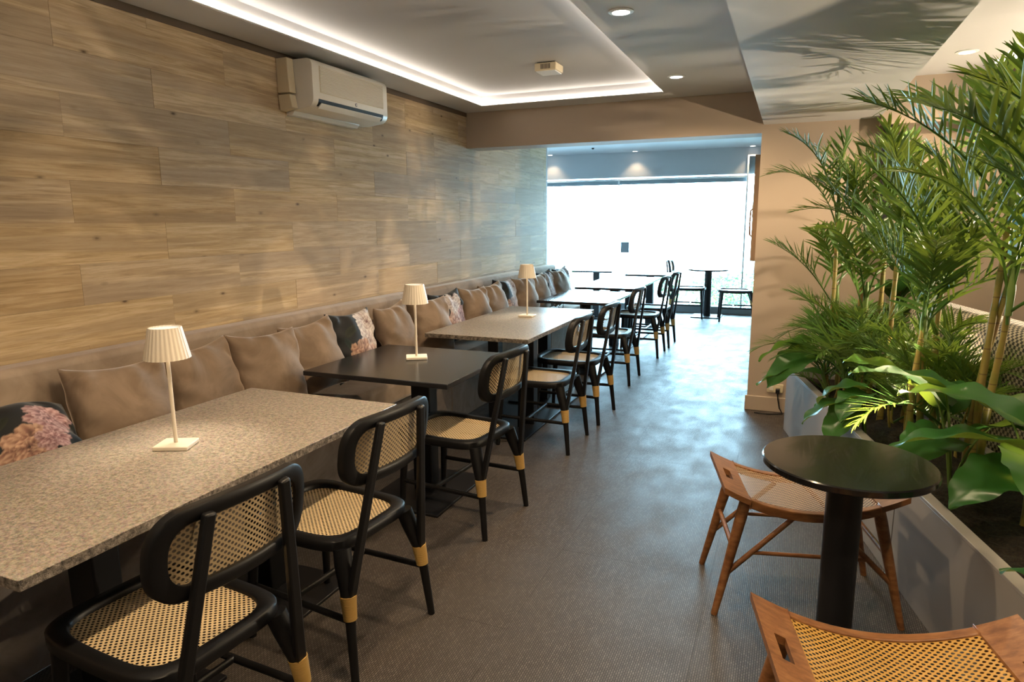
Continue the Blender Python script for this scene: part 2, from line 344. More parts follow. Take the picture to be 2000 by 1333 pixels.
# cove strips
for i, (a, lab) in enumerate([((TX0, TX0 + .012, YB, TY1, CZ + .006, CZ + .026), 'long strip light glowing along the bench side of the ceiling tray'),
                 ((TX0 + .012, TX1 - .012, TY1 - .012, TY1, CZ + .006, CZ + .026), 'short strip light at the far end of the ceiling tray'),
                 ((TX1 - .012, TX1, YB, TY1, CZ + .03, CZ + .05), 'long strip light along the aisle side of the ceiling tray')]):
    t = thing('strip_light', lab, 'strip light', ((a[0] + a[1]) / 2, (a[2] + a[3]) / 2, a[4]), group='ceiling tray strip lights')
    cx, cy, cz = t.location
    obj('diffuser', box(a[0] - cx, a[1] - cx, a[2] - cy, a[3] - cy, 0, a[5] - a[4], .003, 1), 'led_strip', t)
    dx = .003 if i != 1 else 0
    obj('channel', box(a[0] - cx, a[1] - cx, a[2] - cy, a[3] - cy, -.005, 0), 'white_frame', t)
for a, lab in [((1.08, 1.092, YB, 5.2, CZ + .03, CZ + .05), 'strip light along the lounge ceiling edge'), ((1.092, XR, 5.188, 5.2, CZ + .006, CZ + .03), 'bright strip light on the lounge ceiling above the palms')]:
    t = thing('strip_light', lab, 'strip light', ((a[0] + a[1]) / 2, (a[2] + a[3]) / 2, a[4]), group='lounge strip lights')
    cx, cy, cz = t.location
    obj('diffuser', box(a[0] - cx, a[1] - cx, a[2] - cy, a[3] - cy, 0, a[5] - a[4], .003, 1), 'led_strip_hot' , t)
    obj('channel', box(a[0] - cx, a[1] - cx, a[2] - cy, a[3] - cy, -.005, 0), 'white_frame', t)
# baseboard and outlet on the front wall
bb = struct('baseboard_front', MB().prism([(0, 0), (0, .10), (-.012, .115), (-.02, .115), (-.02, 0)], 0, 1).mesh(.002, 1), 'beige_paint', 'beige skirting board at the foot of the palm wall')
bb.rotation_euler = (0, 0, -PI / 2); bb.scale = (1, 1.6, 1); bb.location = (-.265, 5.5, 0); bb.rotation_euler = (0, 0, 0); bb.scale = (1, 1, 1)
bb.data = MB().add([], []).box(-.265, 1.6, 5.482, 5.5, 0, .118).mesh(.005, 2); bb.data.materials.append(M['beige_paint']); bb.location = (0, 0, 0)
t = thing('power_outlet', 'cream double wall socket low on the palm wall with a black plug', 'socket', (-.045, 5.5, .19))
obj('plate', box(-.06, .06, -.012, 0, -.036, .036, .006), 'cream_plastic', t)
obj('rocker', box(-.042, -.012, -.016, -.011, -.018, .018, .002), 'white_plastic', t)
obj('rocker', box(.004, .036, -.016, -.011, -.018, .018, .002), 'cream_plastic', t)
t2 = thing('power_plug', 'black plug and cable dropping from the wall socket to the floor', 'plug', (-.025, 5.488, .175))
obj('body', box(-.015, .015, -.04, -.001, -.018, .018, .006), 'black_metal', t2)
obj('cable', MB().tube([(0, -.03, -.01), (.005, -.04, -.06), (.02, -.045, -.13), (.045, -.06, -.169), (-.06, -.10, -.169), (-.16, -.09, -.169)], .005, 8).mesh(smooth=True), 'black_metal', t2)

# ------------------------------------------------------------------ far window wall
struct('wall_far', box(-6.5, -.05, WY, WY + .2, 2.19, 2.7), 'header_paint', 'pale header wall above the bright far window')
struct('baseboard_far', box(-6.5, -.25, WY - .04, WY + .12, 0, .11, .005), 'grey_frame', 'low grey kerb under the far window')
wn = struct('window_1', MB().box(-6.5, -.67, WY - .02, WY + .06, 2.135, 2.165).mesh(.003), 'white_frame', 'wide floor to ceiling window glowing with daylight')
for x in (-6.4, -4.6, -2.7): obj('mullion_clip', box(x - .015, x + .015, WY, WY + .03, 2.06, 2.14, .003), 'white_frame', wn)
obj('transom_band', box(-6.5, -.69, WY + .02, WY + .05, 2.075, 2.135), 'grey_frame', wn)
for a, b in ((-6.5, -4.602), (-4.598, -2.702), (-2.698, -.69)): obj('pane', box(a, b, WY + .05, WY + .058, .11, 2.075), 'window_glass', wn)
w2 = struct('window_2', MB().box(-.69, -.665, WY - .06, WY - .02, .11, 2.47).box(-.665, -.25, WY - .06, WY - .02, 2.445, 2.47).mesh(.003), 'white_frame', 'tall white framed glass panel beside the passage wall')
obj('pane', box(-.665, -.25, WY - .044, WY - .036, .11, 2.445), 'window_glass', w2)
tag(obj('window_notice', box(-2.655, -2.515, WY + .040, WY + .049, .955, 1.135, .003, 1), 'grey_frame'), 'small grey notice stuck on the bright far window glass', 'notice')
# board hung on the passage wall
t = thing('wall_board', 'slim beige board hung on the passage wall beside the window', 'board', (-.25, 6.1, 1.15))
obj('panel', box(-.062, 0, -.1, .6, 0, .87, .004), 'cream_board', t)
obj('handle', MB().tube([(-.062, .0, .2), (-.08, 0, .22), (-.084, 0, .32), (-.08, 0, .42), (-.062, 0, .44)], .007, 10).mesh(smooth=True), 'stool_wood', t)
obj('tag', box(-.068, -.060, -.04, .04, .36, .47, .003), 'ochre', t)
# outside
struct('ground_outside', box(-30, 12, WY + .2, 40, -.35, -.25), 'outdoor_paving', 'sunlit pale paving outside the window')
def bush(name, cx, cy, rx, rz, n, label, z0=-.25):
    r = random.Random(int(cx * 100) + n); mb = MB()
    for _ in range(n):
        d = Vector((r.gauss(0, 1), r.gauss(0, 1), r.gauss(0, 1))).normalized() * (r.random() ** .35)
        p = Vector((d.x * rx, d.y * rx * .7, rz * (1 + d.z)))
        a = Vector((r.gauss(0, 1), r.gauss(0, 1), r.gauss(0, .6))).normalized(); b = a.cross(Vector((r.gauss(0, 1), r.gauss(0, 1), r.gauss(0, 1)))).normalized(); L = r.uniform(.05, .10)
        mb.add([p, p + a * L * .5 + b * L * .3, p + a * L, p + a * L * .5 - b * L * .3], [(0, 1, 2, 3)])
    t = thing(name, label, 'shrub', (cx, cy, z0)); f = obj('foliage', mb, 'hedge_leaf', t); f['kind'] = 'stuff'
    s = MB()
    for k in range(5): s.tube([(r.uniform(-.08, .08), 0, 0), (r.uniform(-.3, .3) * rx * 2, r.uniform(-.2, .2), rz * 1.3)], [.02, .008], 6)
    obj('stems', s.mesh(smooth=True), 'palm_cane', t)
for a in [('shrub', -1.05, 12.7, .75, .42, 1500, 'broad leafy shrub outside behind the far round table'), ('shrub', -.1, 13.2, .6, .62, 1200, 'taller shrub outside beside the passage wall'), ('shrub', -2.2, 14.5, .5, .3, 500, 'low shrub outside near the middle of the window'), ('shrub', -5.6, 16.0, 1.1, .42, 1000, 'distant low hedge outside at the left of the window')]: bush(*a)

# ------------------------------------------------------------------ ceiling fittings
def downlight(x, y, z, label, r=.048, power=None, size=2.75, group='round ceiling downlights'):
    t = thing('ceiling_light', label, 'ceiling light', (x, y, z), group=group)
    obj('trim', MB().lathe([(r * .86, -.0005), (r * 1.25, -.0005), (r * 1.25, -.004), (r * .9, -.008), (r * .86, -.004)], 28).mesh(smooth=30) if False else ring_mesh(r * .84, r * 1.2, -.007, -.0005), 'white_frame', t)
    obj('diffuser', MB().lathe([(r * .84, -.004), (r * .84, -.002)], 28).mesh(), 'lamp_disc', t)
    light_spot('lamp', (0, 0, -.014), power or P_DOWN, size, .6, WARM, t, radius=.035)
def ring_mesh(r0, r1, z0, z1, n=28):
    mb = MB(); vs = []; fs = []
    for r, z in ((r0, z1), (r0, z0), (r1, (z0 + z1) / 2), (r1, z1)):
        for k in range(n): vs.append((r * math.cos(2 * PI * k / n), r * math.sin(2 * PI * k / n), z))
    for i in range(4):
        for k in range(n): fs.append((i * n + k, i * n + (k + 1) % n, ((i + 1) % 4) * n + (k + 1) % n, ((i + 1) % 4) * n + k))
    return mb.add(vs, fs).mesh(smooth=30)
downlight(-.775, 3.187, CZ, 'larger looking round downlight on the aisle ceiling strip above the black table')
downlight(-.765, 4.71, CZ, 'smaller looking round downlight on the aisle ceiling strip near the cross beam')
downlight(-.78, 1.66, CZ, 'round downlight on the aisle ceiling strip above the front table chairs')
downlight(-.78, .13, CZ, 'round downlight on the aisle ceiling strip above the viewer')
downlight(.86, 4.72, CZ, 'round downlight on the lounge ceiling among the palm tips', power=P_DOWN * .9)
downlight(.86, 2.9, CZ, 'round downlight on the lounge ceiling above the planter', power=P_DOWN * .35)
downlight(.80, 1.0, CZ, 'round downlight on the lounge ceiling above the near stool', power=P_DOWN * .9)
for i, (x, y) in enumerate([(-2.41, 11.05), (-.62, 11.05), (-3.85, 11.05)]):
    downlight(x, y, 2.59, ['small downlight above the middle of the far window header', 'small downlight above the glass panel by the passage wall', 'small downlight at the left of the far window header'][i], .045, 15, 1.7, 'far area downlights')
t = thing('ceiling_detector', 'square white detector box on the tray ceiling', 'detector', (-1.535, 4.37, TZ))
obj('body', box(-.075, .075, -.075, .075, -.055, -.006, .008), 'cream_plastic', t)
obj('cover', box(-.066, .066, -.066, .066, -.060, -.052, .003), 'white_frame', t)
obj('base_plate', box(-.06, .06, -.06, .06, -.008, 0), 'dark_slot', t)
for k in range(7): obj('vent', box(-.03 + k * .01, -.026 + k * .01, -.0765, -.074, -.045, -.015), 'dark_slot', t)
tag(obj('ceiling_sensor', MB().lathe([(.02, 0), (.02, -.012), (.012, -.02)], 16).mesh(smooth=30), 'dark_slot', None, (-2.9, 10.3, 2.59)), 'tiny dark sensor dot on the far ceiling', 'sensor')

# ------------------------------------------------------------------ air conditioner
def aircon():
    t = thing('air_conditioner', 'cream wall mounted air conditioner high on the timber wall', 'air conditioner', (WX, 3.53, 2.11))
    L = .405
    def arc(cx, cz, r, a0, a1, n=6): return [(cx + r * math.cos(math.radians(a0 + (a1 - a0) * i / n)), cz + r * math.sin(math.radians(a0 + (a1 - a0) * i / n))) for i in range(n + 1)]
    prof = [(0, .285)] + arc(.160, .245, .040, 90, 0, 6) + arc(.145, .075, .055, 0, -70, 6) + [(.06, .012), (0, .012)]
    prof = prof[::-1]
    obj('body', MB().prism(prof, -L + .055, L - .005).mesh(.006, 2, smooth=40), 'white_plastic', t)
    obj('end_panel', MB().prism([(0, .285), (.075, .285), (.085, .1), (0, .1)][::-1], -L, -L + .053).mesh(.004), 'cream_plastic', t)
    obj('pipe_cover', MB().prism([(0, .092), (.082, .092), (.095, .02), (.01, .005)][::-1], -L, -L + .05).mesh(.004), 'cream_plastic', t)
    g = MB()
    for k in range(17):
        z = .112 + k * .0082; g.box(.1995, .2045, -L + .12, L - .06, z, z + .0042)
    gr = obj('grille', g.mesh(), 'white_plastic', t, (0, 0, 0))
    obj('grille_backing', box(.194, .2008, -L + .115, L - .055, .108, .251), 'cream_plastic', t)
    obj('air_slot', MB().prism(arc(.145, .075, .0562, -3, -48, 6) + arc(.145, .075, .050, -48, -3, 6), -L + .10, L - .06).mesh(), 'dark_slot', t)
    obj('louver', MB().prism([(.2035, .052), (.207, .049), (.180, .022), (.174, .026)], -L + .115, L - .085).mesh(.002), 'white_plastic', t)
    e = MB().lathe([(.010, 0), (.010, .004), (.006, .005)], 20).mesh(smooth=30); b = obj('badge', e, 'grey_metal', t, (.1995, .05, .090)); b.rotation_euler = (0, PI / 2, 0)
    obj('badge_inlay', MB().lathe([(.0055, 0), (.0055, .0055)], 16).mesh(), 'white_plastic', b, (0, 0, 0))
    obj('drip_tray', MB().prism([(0, .012), (.06, .012), (.04, -.012), (0, -.012)], -L + .06, L - .12).mesh(.004), 'white_plastic', t)
    for y in (-.30, -.05, .22): obj('screw', MB().lathe([(.006, 0), (.005, -.004)], 10, .135, y).mesh(), 'dark_slot', t, (0, 0, .028))
aircon()

# ------------------------------------------------------------------ bench
def rbox(x0, x1, y0, y1, z0, z1, r, seg=4): return MB().box(x0, x1, y0, y1, z0, z1).mesh(r, seg)
for y0, y1, lab in ((-1.4, 4.30, 'long taupe velvet bench along the timber wall behind the front tables'), (4.30, 6.56, 'taupe velvet bench section behind the middle granite table'), (6.56, 7.58, 'short taupe velvet bench section nearest the window')):
    t = thing('bench', lab, 'bench', (WX, y0, 0), group='wall bench sections'); l = y1 - y0
    obj('base', rbox(.002, .43, .006, l - .006, 0, .385, .006, 2), 'base_velvet', t)
    obj('seat_cushion', rbox(.002, .50, .004, l - .004, .387, .53, .032), 'bench_velvet', t)
    obj('back_cushion', rbox(.002, .135, .004, l - .004, .50, .985, .03), 'bench_velvet', t)

# ------------------------------------------------------------------ tables
def table_top(x0, x1, y0, y1, t, mat):
    if mat == 'granite':
        top = obj('tabletop', box(x0, x1, y0, y1, .717, .745, .0015, 1), 'granite', t)
        me = top.data; me.materials.append(M['granite_edge'])
        for p in me.polygons:
            if abs(p.normal.z) < .5: p.material_index = 1
    else: top = obj('tabletop', box(x0, x1, y0, y1, .719, .745, .004), mat, t)
    return top
def pedestal(t, x, y, bx, by, cw=.10, cols=(0,), bdx=0):
    for c in cols: obj('column', box(x + c - cw / 2, x + c + cw / 2, y - .045, y + .045, .012, .716, .006), 'black_metal', t)
    obj('foot_plate', box(x + bdx - bx / 2, x + bdx + bx / 2, y - by / 2, y + by / 2, 0, .014, .003), 'black_metal', t)
    obj('mount_plate', box(x - .2, x + .2, y - .15, y + .15, .708, .7168), 'black_metal', t)
def table(label, x0, x1, y0, y1, mat, peds, rz=0):
    cx, cy = (x0 + x1) / 2, (y0 + y1) / 2
    t = thing('dining_table', label, 'table', (cx, cy, 0), rz, 'tables along the bench')
    table_top(x0 - cx, x1 - cx, y0 - cy, y1 - cy, t, mat)
    for (px, py, bx, by, cw, cols, bdx) in peds: pedestal(t, px - cx, py - cy, bx, by, cw, cols, bdx)
    return t
table('large speckled granite table at the front left with a lit lamp', -2.275, -1.49, .815, 2.325, 'granite', [(-1.93, 1.27, .5, .42, .12, (0,), .03), (-1.93, 1.98, .52, .36, .12, (0,), .03)])
table('square matt black table between the two granite tables', -2.29, -1.45, 2.70, 3.50, 'black_tabletop', [(-1.82, 3.12, .46, .60, .115, (0,), 0)])
table('granite table with a lamp in the middle of the row', -2.285, -1.525, 3.95, 5.52, 'granite', [(-1.86, 4.50, .50, .80, .085, (-.14, .14), 0), (-1.86, 5.20, .50, .40, .085, (0,), 0)])
t4 = table('square dark table with bag hooks catching window glare', -2.225, -1.51, 5.99, 7.0, 'black_tabletop', [(-1.86, 6.45, .45, .55, .11, (0,), 0)])
for s in (-1, 1):
    obj('bag_hook', MB().tube([(s * .09, -.50, .719), (s * .09, -.50, .69), (s * .10, -.505, .675), (s * .115, -.51, .672), (s * .128, -.512, .682), (s * .13, -.512, .698)], .004, 8).mesh(smooth=True), 'black_metal', t4)
table('long dark table nearest the bright window in the bench row', -2.27, -1.56, 7.36, 8.95, 'black_tabletop', [(-1.9, 7.8, .45, .5, .11, (0,), 0), (-1.9, 8.6, .45, .5, .11, (0,), 0)])
def cafe_table(label, x, y, w, d, h=.745, rnd_=False, base='plate', mat='black_tabletop', r=.3, cr=.05, group='far window tables'):
    t = thing('cafe_table', label, 'table', (x, y, 0), group=group)
    if rnd_:
        obj('tabletop', MB().lathe([(r - .004, h - .024), (r, h - .02), (r, h - .004), (r - .004, h)], 64).mesh(smooth=30), mat, t)
        obj('column', MB().lathe([(cr, .014), (cr, h - .03)], 32).mesh(smooth=30), 'black_metal', t)
        obj('mount_plate', MB().lathe([(cr * 1.9, h - .032), (cr * 1.9, h - .0245)], 24).mesh(smooth=30), 'black_metal', t)
        if base == 'plate': obj('foot_plate', box(-.22, .22, -.22, .22, 0, .015, .003), 'black_metal', t)
        else: obj('foot_plate', MB().lathe([(.20, 0), (.20, .01), (.195, .014), (.03, .018)], 40).mesh(smooth=30), 'black_metal', t)
    else:
        obj('tabletop', box(-w / 2, w / 2, -d / 2, d / 2, h - .026, h, .004), mat, t)
        obj('column', box(-.05, .05, -.05, .05, .014, h - .035, .005), 'black_metal', t)
        obj('mount_plate', box(-.18, .18, -.15, .15, h - .036, h - .0265), 'black_metal', t)
        obj('foot_plate', box(-.22, .22, -.22, .22, 0, .015, .003), 'black_metal', t)
    return t
cafe_table('round dark cafe table by the far window beside the passage wall', -1.15, 10.75, 0, 0, rnd_=True, r=.31, cr=.055)
cafe_table('dark square cafe table in the glare left of the far window', -2.75, 10.1, .62, .62)
cafe_table('dark square cafe table half hidden beyond the bench end', -3.62, 10.35, .6, .6)
cafe_table('dark square cafe table beyond the long table by the window', -1.83, 9.6, .62, .5)

# ------------------------------------------------------------------ table lamps
def make_lamp(label, x, y, rz):
    t = thing('table_lamp', label, 'lamp', (x, y, .745), rz, 'cream cordless table lamps')
    obj('base', box(-.058, .058, -.05, .05, 0, .016, .004), 'ivory_metal', t)
    obj('pole', MB().lathe([(.0065, .016), (.0065, .394)], 14).mesh(smooth=30), 'ivory_metal', t)
    # fluted shade: outer and inner skin
    n = 112; vs = []; fs = []
    for r, z in ((.072, .310), (.051, .415), (.048, .415), (.0695, .310)):
        for k in range(n):
            a = 2 * PI * k / n; rr = r * (1 + .022 * math.cos(28 * a)); vs.append((rr * math.cos(a), rr * math.sin(a), z))
    for i in range(4):
        j = (i + 1) % 4
        for k in range(n): fs.append((i * n + k, i * n + (k + 1) % n, j * n + (k + 1) % n, j * n + k))
    s = obj('lamp_shade', MB().add(vs, fs).mesh(smooth=50), 'ivory_metal', t)
    obj('top_cap', MB().lathe([(.049, .404), (.049, .410)], 40).mesh(), 'lamp_cap', t)
    obj('led_disc', MB().lathe([(.040, .395), (.040, .402)], 24).mesh(), 'lamp_led', t)
    light_spot('lamp', (.0, .016, .388), P_TABLE, 2.6, .4, (1, .84, .62), t, radius=.012)
make_lamp('cream fluted lamp on the front granite table', -1.905, 1.585, .42)
make_lamp('cream fluted lamp on the black table', -1.895, 3.18, .55)
make_lamp('cream fluted lamp on the middle granite table', -1.91, 4.93, .0)

# ------------------------------------------------------------------ bistro chairs
def ring_sweep(inner, outer, z0, z1, zi, f, n):
    """closed frame: section rounded rectangle swept along outline; f maps (a,b,z)->xyz"""
    prof = [(0, .12), (.12, 0), (.88, 0), (1, .12), (1, .85), (.86, 1), (.14, 1), (0, .85)]
    vs = []; fs = []; m = len(prof)
    for k in range(n):
        i, o = inner[k], outer[k]
        for s_, h_ in prof:
            a = i[0] + (o[0] - i[0]) * s_; b = i[1] + (o[1] - i[1]) * s_; vs.append(f(a, b, z0 + (z1 - z0) * h_))
    for k in range(n):
        j = (k + 1) % n
        for q in range(m): fs.append((k * m + q, k * m + (q + 1) % m, j * m + (q + 1) % m, j * m + q))
    return MB().add(vs, fs).mesh(smooth=50)
def superell(a, b, e, n, back=0):
    o = []
    for k in range(n):
        t = 2 * PI * k / n; c, s = math.cos(t), math.sin(t)
        o.append((a * math.copysign(abs(c) ** (2 / e), c), b * math.copysign(abs(s) ** (2 / e), s)))
    return o
def stadium(hw, r, n):
    o = []
    for k in range(n):
        t = 2 * PI * k / n; c, s = math.cos(t), math.sin(t)
        e = 2 / 2.7; o.append((math.copysign(abs(c) ** e, c) * r + (math.copysign(min(1, abs(c) * 3), c)) * (hw - r), math.copysign(abs(s) ** e, s) * r))
    return o
def disc(outline, z, f, uvscale=None, rings=5):
    n = len(outline); vs = [f(0, 0, z)]; fs = []
    for q in range(1, rings + 1):
        for a, b in outline: vs.append(f(a * q / rings, b * q / rings, z))
    for k in range(n): fs.append((0, 1 + k, 1 + (k + 1) % n))
    for q in range(rings - 1):
        for k in range(n): fs.append((1 + q * n + k, 1 + (q + 1) * n + k, 1 + (q + 1) * n + (k + 1) % n, 1 + q * n + (k + 1) % n))
    return MB().add(vs, fs)
def make_chair(label):
    t = thing('dining_chair', label, 'chair', (0, 0, 0), 0, 'black cane bistro chairs')
    W = 'black_wood'; N = 48
    so = superell(.245, .222, 5.0, N); si = superell(.203, .180, 4.6, N)
    obj('seat_frame', ring_sweep(si, so, .425, .465, 0, lambda a, b, z: (a, b * (1 - .05 * (a / .245 + 1) / 2), z + .010 * (a / .245) ** 2 * (1 if a < 0 else .3)), N), W, t)
    obj('seat_cane', disc(superell(.206, .183, 4.4, N), .458, lambda a, b, z: (a, b * (1 - .05 * (a / .245 + 1) / 2), z - .005)).mesh(smooth=True, uvf=lambda c: c[:, :2]), 'cane', t)
    cx = lambda y, z: .318 + .155 * (z - .78) - .75 * (y * y - .0105)
    ZC = .777
    def fb(a, b, z): return (cx(a, ZC + b) + z, a, ZC + b)
    bo = stadium(.226, .118, 56); bi = stadium(.186, .079, 56)
    obj('back_frame', ring_sweep(bi, bo, -.016, .016, 0, fb, 56), W, t)
    obj('back_cane', disc(stadium(.189, .082, 56), 0, fb, rings=6).mesh(smooth=True, uvf=lambda c: c[:, 1:3]), 'cane', t)
    for s in (-1, 1):
        up = MB().bar((.268, s * .203, .25), (.356, s * .108, .872), .036, .022, (0, 1, 0), .030, .020).mesh(.006, 2)
        obj('upright', up, W, t)
        lg = obj('leg', MB().tube([(.220, s * .170, .435), (.233, s * .180, .385), (.261, s * .197, .295), (.270, s * .204, .24), (.278, s * .210, .17), (.295, s * .222, 0)], [.030, .030, .025, .019, .0165, .0135], 16).mesh(smooth=True), W, t)
        obj('binding', MB().tube([(.2625, s * .1985, .292), (.266, s * .201, .265), (.272, s * .2045, .213)], [.0275, .0255, .0225], 20).mesh(smooth=30), 'rattan_binding', lg)
        obj('leg', MB().tube([(-.185, s * .178, .44), (-.19, s * .182, .34), (-.212, s * .196, 0)], [.021, .020, .0135], 14).mesh(smooth=True), W, t)
        obj('stretcher', MB().tube([(.272, s * .204, .205), (-.198, s * .188, .205)], .0115, 10).mesh(smooth=True), W, t)
    obj('stretcher', MB().tube([(.0, -.196, .205), (.0, .196, .205)], .0115, 10).mesh(smooth=True), W, t)
    return t
# feet midpoint (world) and yaw -> seat centre lies .295 towards the tables
chairs = [(-1.20, 1.135, 5, 'black cane chair nearest the viewer at the front granite table'),
          (-1.222, 1.845, 5, 'second black cane chair from the viewer at the front granite table'),
          (-1.241, 2.909, 5, 'black cane chair at the square black table'),
          (-1.252, 4.178, 0, 'nearer black cane chair at the middle granite table'),
          (-1.235, 4.874, 1, 'farther black cane chair at the middle granite table'),
          (-1.292, 6.14, 0, 'black cane chair at the dark table with bag hooks'),
          (-1.276, 7.47, 0, 'nearer black cane chair at the long table by the window'),
          (-1.262, 8.12, 0, 'farther black cane chair at the long table by the window'),
          (-1.70, 10.62, 178, 'black cane chair left of the round table at the far window'),
          (-.44, 10.50, -8, 'black cane chair right of the round table at the far window')]
proto = None
for x, y, a, lab in chairs:
    r = math.radians(-a); loc = (x - .295 * math.cos(r), y - .295 * math.sin(r), 0)
    if proto is None:
        proto = make_chair(lab); proto.location = loc; proto.rotation_euler = (0, 0, r)
    else: dup(proto, loc, r, lab)

# ------------------------------------------------------------------ round side table and stools
cafe_table('small round black pedestal table between the two wooden stools', .215, 2.345, 0, 0, .72, True, 'round', 'black_glass', .262, .056, group='aisle side table')
def make_stool(label, x, y, rz, canem):
    t = thing('stool', label, 'stool', (x, y, 0), rz, 'wooden saddle stools'); L, D = .32, .205; W = 'stool_wood'
    zf = lambda u: .435 + .085 * (u / L) ** 2
    def strip(u0, u1, v0, v1, th, n=12, k=None):
        vs = []; fs = []
        for i in range(n + 1):
            u = u0 + (u1 - u0) * i / n; z = zf(u)
            vs += [(u, v0, z), (u, v1, z), (u, v1, z - th), (u, v0, z - th)]
        for i in range(n):
            for q in range(4): fs.append((i * 4 + q, i * 4 + (q + 1) % 4, (i + 1) * 4 + (q + 1) % 4, (i + 1) * 4 + q))
        fs += [(0, 1, 2, 3), tuple(n * 4 + q for q in (3, 2, 1, 0))]
        return vs, fs
    for s in (-1, 1): obj('seat_rail', MB().add(*strip(-L + .095, L - .095, *sorted((s * (D - .032), s * D)), .034)).mesh(.004), W, t)
    for s in (-1, 1):
        a, b = sorted((s * L, s * (L - .095))); m0, m1 = a + .030, b - .038
        mb = MB()
        mb.add(*strip(a, m0, -D, D, .022, 3)); mb.add(*strip(m1, b, -D, D, .022, 3)); mb.add(*strip(m0, m1, -D, -.05, .022, 2)); mb.add(*strip(m0, m1, .05, D, .022, 2))
        obj('end_board', mb.mesh(smooth=30), W, t)
    vs = []; fs = []; n = 20; m = 8
    for i in range(n + 1):
        u = -L + .085 + (2 * L - .17) * i / n
        for j in range(m + 1):
            v = -D + .028 + (2 * D - .056) * j / m; vs.append((u, v, zf(u) - .004 - .006 * (1 - (v / D) ** 2)))
    for i in range(n):
        for j in range(m): q = i * (m + 1) + j; fs.append((q, q + 1, q + m + 2, q + m + 1))
    obj('seat_cane', MB().add(vs, fs).mesh(smooth=True, uvf=lambda c: c[:, :2]), canem, t)
    def leg(su, sv, f): a = Vector((su * .235, sv * .155, zf(.235) - .03)); b = Vector((su * .335, sv * .195, 0)); return a + (b - a) * f
    for sv in (-1, 1):
        for su in (-1, 1):
            obj('leg', MB().tube([leg(su, sv, 0), leg(su, sv, .12), leg(su, sv, .5), leg(su, sv, 1)], [.021, .022, .018, .0125], 14).mesh(smooth=True), W, t)
            obj('brace', MB().tube([leg(su, sv, .64), Vector((su * .055, sv * .165, zf(.05) - .03))], .0105, 10).mesh(smooth=True), W, t)
        a = leg(-1, sv, .64) * .62 + Vector((-.055, sv * .165, zf(.05) - .03)) * .38; b = Vector((-a.x, a.y, a.z))
        obj('stretcher', MB().tube([a, b], .008, 10).mesh(smooth=True), W, t)
    for su in (-1, 1): obj('stretcher', MB().tube([leg(su, -1, .4), leg(su, 1, .4)], .0095, 10).mesh(smooth=True), W, t)
make_stool('wooden saddle stool with pale cane seat behind the round black table', .093, 2.735, math.radians(13.5), 'brown_cane')
make_stool('amber lit wooden saddle stool in the near right corner', .314, 1.624, math.radians(12.5), 'amber_cane')

# ------------------------------------------------------------------ cushions
def peony(img, cx, cy, R, seed, light, mid, dark):
    r = np.random.RandomState(seed); n = img.shape[0]; yy, xx = np.mgrid[0:n, 0:n] / (n - 1)
    for ringi, (rr, k, sz) in enumerate([(.80, 9, .52), (.60, 8, .46), (.42, 7, .40), (.26, 6, .32), (.10, 4, .24)]):
        for j in range(k):
            a = 2 * PI * (j + r.rand() * .7) / k + ringi * .6; px = cx + math.cos(a) * R * rr * r.uniform(.85, 1.1); py = cy + math.sin(a) * R * rr * r.uniform(.85, 1.1)
            dx, dy = xx - px, yy - py; aa = a + r.uniform(-.45, .45); u = dx * math.cos(aa) + dy * math.sin(aa); v = -dx * math.sin(aa) + dy * math.cos(aa)
            A, B = R * sz * r.uniform(.8, 1.15), R * sz * r.uniform(.55, .85)
            q = np.sqrt((u / A) ** 2 + (v / (B * (1 + .25 * np.clip(u / A, -1, 1)))) ** 2) + .06 * np.sin(9 * np.arctan2(v, u) + r.rand() * 6)
            mk = np.clip((1 - q) * 9, 0, 1)[..., None]
            g = np.clip((u / A + 1) / 2 + .18 * np.sin(v / B * 7 + r.rand() * 6), 0, 1)[..., None] ** 1.2
            c = np.where(g < .5, dark + (mid - dark) * (g * 2), mid + (light - mid) * (g * 2 - 1)) * r.uniform(.75, 1.15)
            img[:] = img * (1 - mk) + c * mk
def leafp(img, cx, cy, L, a, col):
    n = img.shape[0]; yy, xx = np.mgrid[0:n, 0:n] / (n - 1); dx, dy = xx - cx, yy - cy; u = dx * math.cos(a) + dy * math.sin(a); v = -dx * math.sin(a) + dy * math.cos(a)
    q = np.sqrt((u / L) ** 2 + (v / (L * .38)) ** 2); mk = np.clip((1 - q) * 6, 0, 1)[..., None]; img[:] = img * (1 - mk) + np.array(col) * (.6 + .6 * np.abs(v / (L * .38)).clip(0, 1))[..., None] * mk
def print_image(kind, n=110):
    img = np.ones((n, n, 3)) * np.array([.0085, .0095, .012]); A = np.array
    cr = (A([.62, .50, .44]), A([.34, .19, .17]), A([.07, .022, .024])); pk = (A([.50, .33, .32]), A([.25, .12, .125]), A([.05, .014, .017])); wh = (A([.70, .66, .64]), A([.46, .38, .38]), A([.12, .05, .06])); tn = (A([.50, .32, .22]), A([.24, .12, .085]), A([.045, .02, .016]))
    for i, (x, y, l, a) in enumerate([(.3, .7, .16, .5), (.2, .5, .13, 2), (.75, .25, .15, 1), (.5, .45, .12, 2.6), (.85, .6, .12, .2)]): leafp(img, x, y, l, a, (.012, .024, .022) if i % 2 else (.016, .02, .012))
    if kind == 0:
        peony(img, .72, .66, .17, 3, *pk); peony(img, .46, .38, .19, 4, *tn); peony(img, .66, .40, .12, 5, *pk)
    elif kind == 1:
        peony(img, .74, .80, .22, 6, *wh); peony(img, .70, .50, .22, 7, *wh); peony(img, .42, .30, .23, 8, *tn); peony(img, .76, .22, .19, 9, *cr)
    else:
        peony(img, .55, .70, .24, 10, *wh); peony(img, .78, .42, .20, 11, *pk); peony(img, .38, .36, .20, 12, *cr); peony(img, .70, .14, .16, 13, *tn)
    return np.clip(img, 0, 1)
